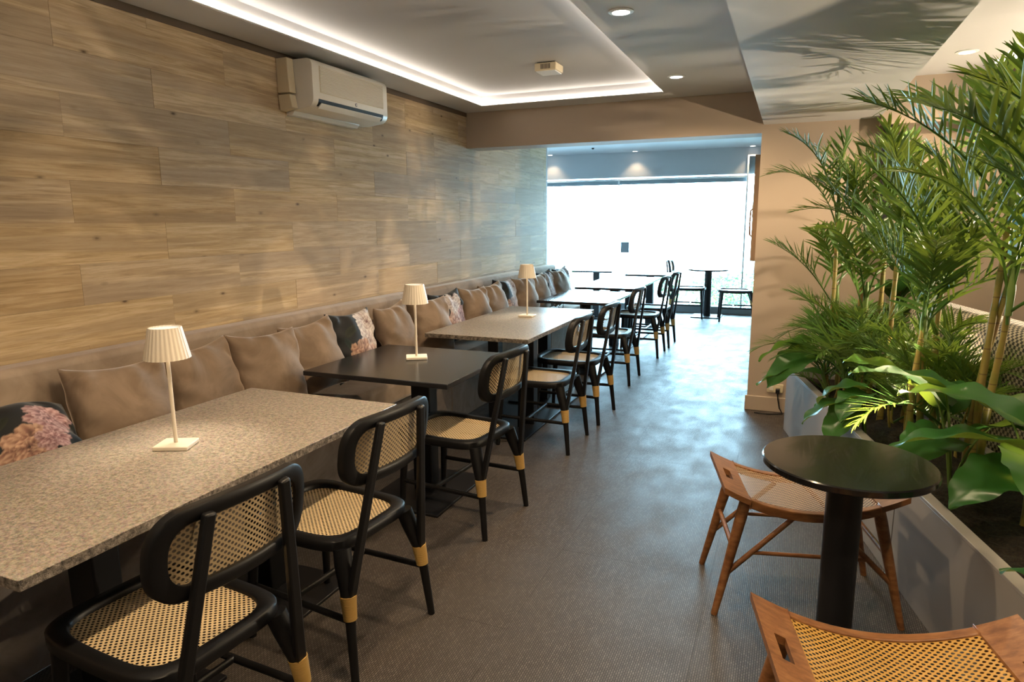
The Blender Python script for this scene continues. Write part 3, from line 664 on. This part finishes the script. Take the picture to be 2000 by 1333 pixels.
def pillow_mesh(seed, size=.43, thick=.085, n=44, img=None, slump=0):
    r = random.Random(seed); vs = []; fs = []; cols = []
    ph = [r.uniform(0, 6) for _ in range(6)]
    def pt(i, j, side):
        u = -1 + 2 * i / n; v = -1 + 2 * j / n
        y = size / 2 * u * (1 - .085 * (1 - v * v) * u * u); z = size / 2 * v * (1 - .085 * (1 - u * u) * v * v)
        e = max(0, (1 - u * u)) * max(0, (1 - v * v)); th = thick * e ** .42
        wr = 1.7 * .0045 * math.sin(7 * u * v + ph[0] + 3 * u) + .0065 * math.sin(11 * (u * .6 + v) + ph[1]) * (abs(u) ** 2) + .0065 * math.sin(13 * u + ph[2]) * max(0, v) ** 2 + .005 * math.sin(16 * v + ph[3]) * abs(u) ** 3
        x = side * (th + wr * min(1, e * 6))
        if slump: z = z * (1 - slump * .3) - slump * .10 * (u * u); y *= 1 + slump * .15 * (1 - v) / 2
        z -= .012 * (1 - u * u) * (1 if v > 0 else 0) * v ** 4
        return (x, y, z)
    idx = {}
    for side in (1, -1):
        for i in range(n + 1):
            for j in range(n + 1):
                edge = i in (0, n) or j in (0, n)
                if side == -1 and edge: idx[(side, i, j)] = idx[(1, i, j)]; continue
                idx[(side, i, j)] = len(vs); vs.append(pt(i, j, side))
                if img is not None:
                    m = img.shape[0] - 1; cols.append(img[int(j / n * m), int(i / n * m)])
        for i in range(n):
            for j in range(n):
                q = (idx[(side, i, j)], idx[(side, i + 1, j)], idx[(side, i + 1, j + 1)], idx[(side, i, j + 1)]); fs.append(q if side == 1 else q[::-1])
    me = MB().add(vs, fs).mesh(smooth=70)
    if img is not None:
        ca = me.color_attributes.new('Col', 'FLOAT_COLOR', 'POINT'); ca.data.foreach_set('color', np.c_[np.array(cols), np.ones(len(cols))].astype(np.float32).ravel())
    return me
plain = [pillow_mesh(s, .42, .092) for s in (1, 2, 3)]
flor = [pillow_mesh(10 + k, .43, .075, 100, print_image(k)) for k in range(3)]
slumped = pillow_mesh(21, .40, .085, 100, print_image(0), .8)
# (y, x offset, yaw deg, tilt deg, roll deg, mesh, label)
F = 'floral'
cush = [(1.37, .02, 0, 24, 4, F, slumped, 'slumped dark floral cushion in the left corner behind the front table'),
        (1.80, .02, 6, 15, -2, 'p', plain[0], 'taupe velvet cushion beside the slumped floral cushion'),
        (2.22, .00, -4, 14, 2, 'p', plain[1], 'taupe velvet cushion directly behind the front lamp'),
        (2.60, .03, 8, 15, -2, 'p', plain[2], 'taupe velvet cushion behind the far end of the front granite table'),
        (2.98, .01, 2, 15, 3, 'p', plain[0], 'taupe velvet cushion left of the first upright floral cushion'),
        (3.37, .00, 0, 13, -1, F, flor[1], 'dark cushion with large pale peonies behind the black table'),
        (3.81, .03, -6, 15, 2, 'p', plain[1], 'taupe velvet cushion right of the pale peony cushion'),
        (4.24, .05, 12, 16, -3, 'p', plain[2], 'taupe velvet cushion behind the black table lamp'),
        (4.60, .01, 4, 13, 2, F, flor[2], 'dark floral cushion left of the middle granite table lamp'),
        (5.02, .04, 6, 14, -3, 'p', plain[0], 'first of two taupe cushions behind the middle granite table'),
        (5.40, .04, 2, 14, 2, 'p', plain[1], 'second of two taupe cushions behind the middle granite table'),
        (5.78, .00, 0, 13, -2, F, flor[1], 'dark peony cushion left of the third table lamp'),
        (6.17, .04, 5, 14, 2, 'p', plain[2], 'taupe cushion just behind the third table lamp'),
        (6.55, .04, 2, 14, -2, 'p', plain[0], 'taupe cushion right of the third table lamp'),
        (6.88, .01, 3, 13, 2, F, flor[2], 'farthest large dark floral cushion on the bench'),
        (7.18, .05, 4, 14, -1, 'p', plain[1], 'taupe cushion near the bench end by the window'),
        (7.40, .02, 2, 12, 2, F, flor[1], 'last dark floral cushion at the bench end')]
for y, dx, yaw, tilt, roll, k, me, lab in cush:
    sl = me is slumped
    o = obj('cushion', me, 'floral_print' if k == F else 'taupe_velvet', None)
    h = .19 if not sl else .165
    o.rotation_euler = (math.radians(roll), math.radians(-tilt), math.radians(-yaw))
    o.location = (WX + .135 + .115 + dx + (.02 if sl else 0), y, .53 + (.226 if not sl else .238))
    tag(o, lab, 'cushion', 'cushions along the bench')

# ------------------------------------------------------------------ planter
PA = Vector((.03, 5.05, 0)); PANG = math.atan2(.2175, 1.0)
pt_ = thing('planter', 'long pale box planter filled with palms beside the aisle', 'planter', PA, -PI / 2 + PANG)   # local x runs towards the viewer, local y to the right
PLN, PW, PHT = 4.7, .52, .46
def P2W(a, b, z=0):   # planter local -> world
    r = -PI / 2 + PANG; return Vector((PA.x + a * math.cos(r) - b * math.sin(r), PA.y + a * math.sin(r) + b * math.cos(r), z))
seams = [0, 1.02, 2.06, 3.09, 4.1, PLN]
for a, b in zip(seams, seams[1:]):
    obj('panel', box(a + .003, b - .003, 0, .018, .0, PHT - .014, .002, 1), 'planter_paint', pt_)
    obj('rim', box(a + .001, b - .001, -.002, .045, PHT - .014, PHT, .002, 1), 'planter_paint', pt_)
    obj('back_panel', box(a + .003, b - .003, PW - .018, PW, 0, PHT - .014, .002, 1), 'planter_paint', pt_)
    obj('back_rim', box(a + .001, b - .001, PW - .045, PW + .002, PHT - .014, PHT, .002, 1), 'planter_paint', pt_)
obj('end_panel', box(0, .018, .018, PW - .018, 0, PHT, .002, 1), 'planter_paint', pt_)
obj('end_panel', box(PLN - .018, PLN, .018, PW - .018, 0, PHT, .002, 1), 'planter_paint', pt_)
vs = []; fs = []; nx, ny = 140, 18
for i in range(nx + 1):
    for j in range(ny + 1):
        vs.append((.018 + (PLN - .036) * i / nx, .018 + (PW - .036) * j / ny, .385 + .022 * (rnd.random() - .5) + .02 * math.sin(i * .31) * math.sin(j * .5)))
for i in range(nx):
    for j in range(ny): q = i * (ny + 1) + j; fs.append((q, q + ny + 1, q + ny + 2, q + 1))
so = obj('soil', MB().add(vs, fs).mesh(smooth=True), 'soil', pt_); so['kind'] = 'stuff'

# ------------------------------------------------------------------ palms
def frond_mesh(seed, L=.75, nl=30, ll=.30, lw=.024, bend=1.0, vang=.5):
    r = random.Random(seed); mb = MB(); N = 26
    # rachis in xz plane, starting upwards and arching towards +x
    pts = [Vector((0, 0, 0))]; th = math.radians(82); tans = []
    for i in range(N):
        t = i / N; th = math.radians(82) - bend * (t ** 1.5); d = Vector((math.cos(th), 0, math.sin(th))); tans.append(d); pts.append(pts[-1] + d * (L / N))
    tans.append(tans[-1])
    mb.tube(pts, [.0065 * (1 - .85 * i / N) + .0008 for i in range(N + 1)], 6)
    for k in range(nl):
        t = .26 + .74 * (k / (nl - 1)) ** .95; f = t * N; i = min(int(f), N - 1); p = pts[i].lerp(pts[i + 1], f - i); tg = tans[i]
        nrm = Vector((-tg.z, 0, tg.x))
        for s in (-1, 1):
            if r.random() < .04: continue
            prof = math.sin(PI * (.18 + .72 * t)) ** .8; l = ll * prof * r.uniform(.85, 1.1)
            an = math.radians(66 - 38 * t) + r.uniform(-.2, .2); vv = vang + r.uniform(-.3, .3)
            side = Vector((0, s, 0)) * math.cos(vv) + nrm * math.sin(vv)
            d = (tg * math.cos(an) + side * math.sin(an)).normalized(); wd = d.cross(nrm.lerp(side, .25)).normalized()
            droop = r.uniform(.1, .9); q = p.copy(); vsl = []; S = 5
            for u in range(S + 1):
                x = u / S; w_ = lw * (math.sin(PI * min(1, x * .93 + .1)) ** .7) * (.55 + .45 * prof) * .5
                if u == S: w_ = .0006
                fold = nrm * (w_ * .35); vsl += [q - wd * w_ + fold, q, q + wd * w_ + fold]
                d = (d + Vector((0, 0, -1)) * (droop / S) * x).normalized(); q = q + d * (l / S)
            mb.add(vsl, [(u * 3 + c, u * 3 + c + 1, u * 3 + c + 4, u * 3 + c + 3) for u in range(S) for c in (0, 1)])
    return mb.mesh(smooth=60)
FR = [frond_mesh(s, L, nl, ll, lw, b, v) for s, L, nl, ll, lw, b, v in
      ((1, .84, 21, .27, .023, .7, .55), (2, .80, 20, .26, .022, 1.1, .45), (3, .92, 23, .27, .021, 1.6, .3), (4, .66, 17, .27, .027, .4, .7), (7, .88, 21, .28, .020, .95, .25), (5, .62, 26, .22, .013, 1.5, .4), (6, .48, 22, .18, .011, 1.3, .4))]
def palm(label, a, b, canes, seed, fine=False, group='areca palms in the planter'):
    """canes: list of (da, db, lean_a, lean_b, height, nfronds, scale)"""
    r = random.Random(seed); base = P2W(a, b, .385)
    t = thing('areca_palm', label, 'palm', base, 0, group)
    for da, db, la, lb, h, nf, scl in canes:
        o = P2W(a + da, b + db, 0) - Vector((base.x, base.y, 0)); e = P2W(a + da + la, b + db + lb, 0) - Vector((base.x, base.y, 0))
        pts = []; rad = []; n = 14; r0 = .017 if not fine else .007
        for i in range(n + 1):
            u = i / n; p = o.lerp(e, u ** 1.3); p.z = -.03 + u * h; p.x += .008 * math.sin(u * 5 + seed); p.y += .008 * math.cos(u * 4 + seed)
            pts.append(p); rad.append(r0 * (1.0 - .35 * u) * (1.12 if i % 2 == 0 else .96))
        obj('cane', MB().tube(pts, rad, 10).mesh(smooth=True), 'palm_cane', t)
        top = pts[-1]
        a0 = r.uniform(0, 6)
        # crownshaft sheath
        obj('sheath', MB().tube([top - Vector((0, 0, .10 * scl)), top + Vector((0, 0, .02)), top + Vector((0, 0, .12 * scl))], [r0 * .75, r0 * .9, r0 * .35], 10).mesh(smooth=True), 'green_stalk', t)
        for k in range(nf):
            az = a0 + k * 2.399 + r.uniform(-.5, .5); c = top - Vector((0, 0, r.uniform(-.06, .16) * scl))
            fr = obj('frond', (FR[r.choice((5, 6))] if fine else FR[r.choice((0, 0, 1, 2, 3, 4))]), 'palm_leaf', t)
            fr.location = c; fr.rotation_euler = (r.uniform(-.2, .2), (r.uniform(-.15, .22) if k < 3 else r.uniform(.1, .8)), az); s = scl * r.uniform(.82, 1.1); fr.scale = (s, s, s)
    return t
palm('slender areca palm at the far end of the planter by the wall', .34, .17, [(0, 0, -.02, .0, 1.20, 5, .8), (.1, .1, .06, .03, .92, 4, .8), (-.06, .10, -.05, -.04, .62, 4, .8)], 11)
palm('areca palm with a brown cane behind the far seedlings', .52, .38, [(0, 0, .02, .02, 1.08, 5, .85), (.08, -.06, .08, -.05, .68, 4, .8)], 12)
palm('upright areca palm in the middle of the planter', .95, .30, [(0, 0, .0, .03, 1.0, 5, .85), (.1, .08, .05, .05, .70, 4, .8)], 13)
palm('areca palm with a pale thin cane near the sofa back', 1.36, .40, [(0, 0, .0, -.02, .84, 5, .85), (.12, -.1, .04, -.04, .60, 4, .75)], 14)
palm('areca palm with dark leaning canes before the sofa', 1.62, .20, [(0, 0, -.03, .02, .66, 4, .8), (.14, .18, .03, .08, .92, 4, .85)], 15)
palm('tall areca palm with a thick yellow cane at the right edge', 1.80, .40, [(0, 0, -.02, .03, 1.24, 6, .92), (.14, -.04, .1, -.02, .85, 4, .85)], 16)
palm('nearest areca palm rising at the right edge of the view', 2.35, .34, [(0, 0, .02, .03, 1.18, 5, .95), (.15, .06, .05, .05, .9, 4, .9)], 17)
for i, (a, b, lab) in enumerate([(.42, .30, 'fine leaved palm seedling at the far corner of the planter'), (.5, .12, 'fine leaved palm seedling left of the brown cane palm'), (.85, .14, 'fine leaved palm seedling on the aisle side of the middle palm'), (1.2, .26, 'bright fine leaved palm seedling in front of the sofa'), (1.55, .36, 'fine leaved palm seedling among the dark leaning canes')]):
    palm(lab, a, b, [(0, 0, 0, 0, .22 + .05 * (i % 2), 7, .85), (.06, .05, .03, .02, .30, 6, .9), (-.05, .04, -.03, 0, .16, 5, .8)], 30 + i, True, 'palm seedlings in the planter')

# ------------------------------------------------------------------ broad leaved philodendrons
def broad_leaf(seed, L=.34, W=.21, droop=.7, wavy=.010):
    r = random.Random(seed); vs = []; fs = []; N, Mx = 22, 10
    p = Vector((0, 0, 0)); th = .15
    for i in range(N + 1):
        t = i / N; th = .25 - droop * 1.5 * t; 
        if i: p = p + Vector((math.cos(th), 0, math.sin(th))) * (L / N)
        hw = W * .5 * (math.sin(PI * min(1, t ** .62)) ** .75 if t < 1 else 0) + .002
        hw *= 1 + .05 * math.sin(t * 30 + seed)
        for j in range(Mx + 1):
            s = -1 + 2 * j / Mx
            back = -.06 * (abs(s) ** 2) * (1 - t) ** 2 * (L / .34)
            z = .22 * abs(s) * hw + wavy * math.sin(t * 19 + seed + 2 * s) * abs(s) ** 1.5
            nrm = Vector((-math.sin(th), 0, math.cos(th))); tg = Vector((math.cos(th), 0, math.sin(th)))
            vs.append(p + Vector((0, s * hw, 0)) + nrm * z + tg * back)
    for i in range(N):
        for j in range(Mx): q = i * (Mx + 1) + j; fs.append((q, q + 1, q + Mx + 2, q + Mx + 1))
    return MB().add(vs, fs).mesh(smooth=75)
BL = [broad_leaf(1, .36, .22, .55), broad_leaf(2, .30, .2, .8), broad_leaf(3, .40, .26, .45), broad_leaf(4, .26, .17, .9)]
def philo(label, a, b, leaves, group='broad leaved philodendrons in the planter'):
    base = P2W(a, b, .385); t = thing('philodendron', label, 'plant', base, 0, group)
    for (az, reach, h, k, s, pitch, roll) in leaves:
        A = math.radians(az); d = Vector((math.cos(A), math.sin(A), 0)); e = d * reach + Vector((0, 0, h))
        mid = d * reach * .35 + Vector((0, 0, h * .72))
        pts = [Vector((0, 0, -.02)).lerp(mid, u / 6).lerp(mid.lerp(e, u / 6), u / 6) for u in range(7)]
        lf = obj('leaf', BL[k], 'broad_leaf', t, e); lf.rotation_euler = (math.radians(roll), math.radians(pitch), A); lf.scale = (s, s, s)
        obj('stalk', MB().tube(pts, [.007, .0065, .006, .0055, .005, .0045, .004], 8).mesh(smooth=True), 'green_stalk', t)
philo('philodendron with bright green leaves reaching over the aisle', .60, .12, [(190, .10, .17, 2, .88, 10, 12), (186, .12, .36, 0, .95, 14, 20), (204, .14, .30, 0, .95, 34, -25)])
philo('drooping philodendron above the back of the round table', 1.35, .10, [(200, .06, .20, 0, .85, 15, 12), (225, .06, .16, 1, .9, 20, -10), (236, .05, .24, 1, .8, 10, 0), (170, .05, .26, 3, 1.0, 10, 0)])
philo('large leaved philodendron right of the round table', 2.02, .22, [(150, .06, .42, 2, 1.0, -5, 10), (235, .07, .24, 0, .95, 0, -15), (140, .10, .38, 2, 1.1, -15, 20), (100, .12, .34, 0, 1.0, -10, 0), (320, .12, .3, 0, 1., -10, 0)])
philo('philodendron at the right edge behind the near stool', 2.35, .36, [(185, .10, .30, 2, 1.0, 0, 10), (150, .12, .40, 0, 1.1, -10, 0), (215, .10, .22, 1, 1.0, 5, -15), (100, .1, .36, 2, 1.0, -5, 0), (250, .12, .3, 0, 1.0, -5, 0)])
philo('blue grey philodendron low in the near right corner', 3.35, .20, [(190, .16, .10, 0, .8, 10, 10), (140, .14, .2, 2, .8, 5, 0)])

# planter uplights (small spike spots half hidden among the plants)
def uplight(a, b, aim, label, power, h=.40):
    p = P2W(a, b, h); t = thing('spike_light', label, 'spotlight', p, 0, 'planter uplights')
    obj('spike', MB().tube([(0, 0, .36 - h), (0, 0, -.015)], .006, 8).mesh(smooth=True), 'black_metal', t)
    obj('housing', MB().lathe([(.012, -.02), (.02, 0), (.022, .05), (.019, .05), (.017, .035)], 18).mesh(smooth=40), 'black_metal', t)
    obj('lens', MB().lathe([(.016, .036), (.016, .040)], 16).mesh(), 'lamp_led', t)
    light_spot('lamp', (0, 0, .056), power, 1.75, .35, (1, .80, .52), t, aim, .009)
uplight(.42, .47, (-.30, -.25, 1), 'small black uplight at the sofa side of the far palms', P_UP * .5)
uplight(1.20, .44, (-.2, .0, 1), 'small black uplight beside the pale thin cane', P_UP * .5)
uplight(1.72, .06, (-.30, -.15, 1), 'added small black uplight hidden at the aisle rim behind the round table', P_UP * .7)  # extra light added to brighten the near soffit, hidden by the table top
uplight(2.55, .46, (-.25, .3, 1), 'small black uplight beside the nearest palm', P_UP * .25)

# ------------------------------------------------------------------ lounge behind the planter
st = thing('sofa', 'houndstooth fabric sofa with its back to the planter', 'sofa', P2W(.35, PW + .09), -PI / 2 + PANG)
uvb = lambda c: np.c_[c[:, 0], c[:, 2] + c[:, 1]]
obj('backrest', MB().box(0, 2.3, 0, .24, .16, 1.0).mesh(.09, 6, uvf=uvb), 'check_fabric', st)
obj('seat_cushion', MB().box(.2, 2.1, .24, .95, .30, .47).mesh(.05, 4, uvf=uvb), 'check_fabric', st)
obj('base', MB().box(.02, 2.28, .05, .93, .10, .30).mesh(.02, 2, uvf=uvb), 'check_fabric', st)
for x in (0, 2.1): obj('arm', MB().box(x, x + .2, .2, .95, .12, .66).mesh(.06, 4, uvf=uvb), 'check_fabric', st)
for x in (.12, 2.18):
    for y in (.14, .85): obj('foot', MB().lathe([(.016, 0), (.024, .10)], 14, x, y).mesh(smooth=30), 'black_wood', st)
tv = thing('television', 'wall mounted screen with a colourful picture at the right edge', 'television', (1.85, 5.36, 1.2))
obj('frame', box(-.52, .52, .09, .135, 0, .62, .006), 'screen_black', tv); obj('screen', box(-.505, .505, .084, .0905, .015, .605), 'display_picture', tv); obj('bracket', box(-.12, .12, .1, .14, .2, .4), 'black_metal', tv)
t = thing('wall_speaker', 'tall slim black column speaker on the palm wall', 'speaker', (.60, 5.5, 1.25))
obj('cabinet', box(-.05, .04, -.11, 0, 0, .875, .008), 'black_metal', t); obj('grille', box(-.042, .032, -.116, -.109, .02, .855, .003), 'dark_slot', t)
# dark leaved plant near the wall
def dark_plant(x, y):
    t = thing('rubber_plant', 'dark leaved pot plant against the palm wall', 'plant', (x, y, 0)); r = random.Random(5)
    obj('pot', MB().lathe([(.13, 0), (.17, .32), (.18, .34), (.165, .34), (.15, .30)], 28).mesh(smooth=40), 'black_metal', t)
    obj('stem', MB().tube([(0, 0, .28), (.02, 0, .7), (-.01, .01, 1.15)], [.018, .014, .008], 10).mesh(smooth=True), 'palm_cane', t)
    for k in range(26):
        z = .62 + .58 * k / 26; a = k * 2.4; lf = obj('leaf', BL[k % 4], 'dark_leaf', t, (.02 * math.cos(a), .02 * math.sin(a), z)); lf.rotation_euler = (0, r.uniform(-.9, .1), a); s = r.uniform(.6, .95); lf.scale = (s, s * .7, s)
dark_plant(.70, 5.18)

# floor lamp added out of view to throw the palm shadows onto the soffit
t = thing('added_floor_lamp', 'added black floor lamp out of view in the lounge casting the palm shadows', 'lamp', (2.2, 4.25, 0))
obj('foot_plate', MB().lathe([(.14, 0), (.14, .012), (.02, .02)], 32).mesh(smooth=30), 'black_metal', t)
obj('pole', MB().tube([(0, 0, .015), (0, 0, 1.22)], .011, 12).mesh(smooth=True), 'black_metal', t)
hd = obj('spot_head', MB().lathe([(.03, -.12), (.045, -.09), (.055, .02), (.050, .02), (.042, -.08)], 24).mesh(smooth=40), 'black_metal', t, (0, 0, 1.28))
hd.rotation_euler = Vector((-1, .02, .33)).to_track_quat('Z', 'Y').to_euler()
light_spot('lamp', (-.04, 0, 1.30), P_LOUNGE, 2.0, .5, (1, .80, .56), t, (-1, -.22, .40), .018)
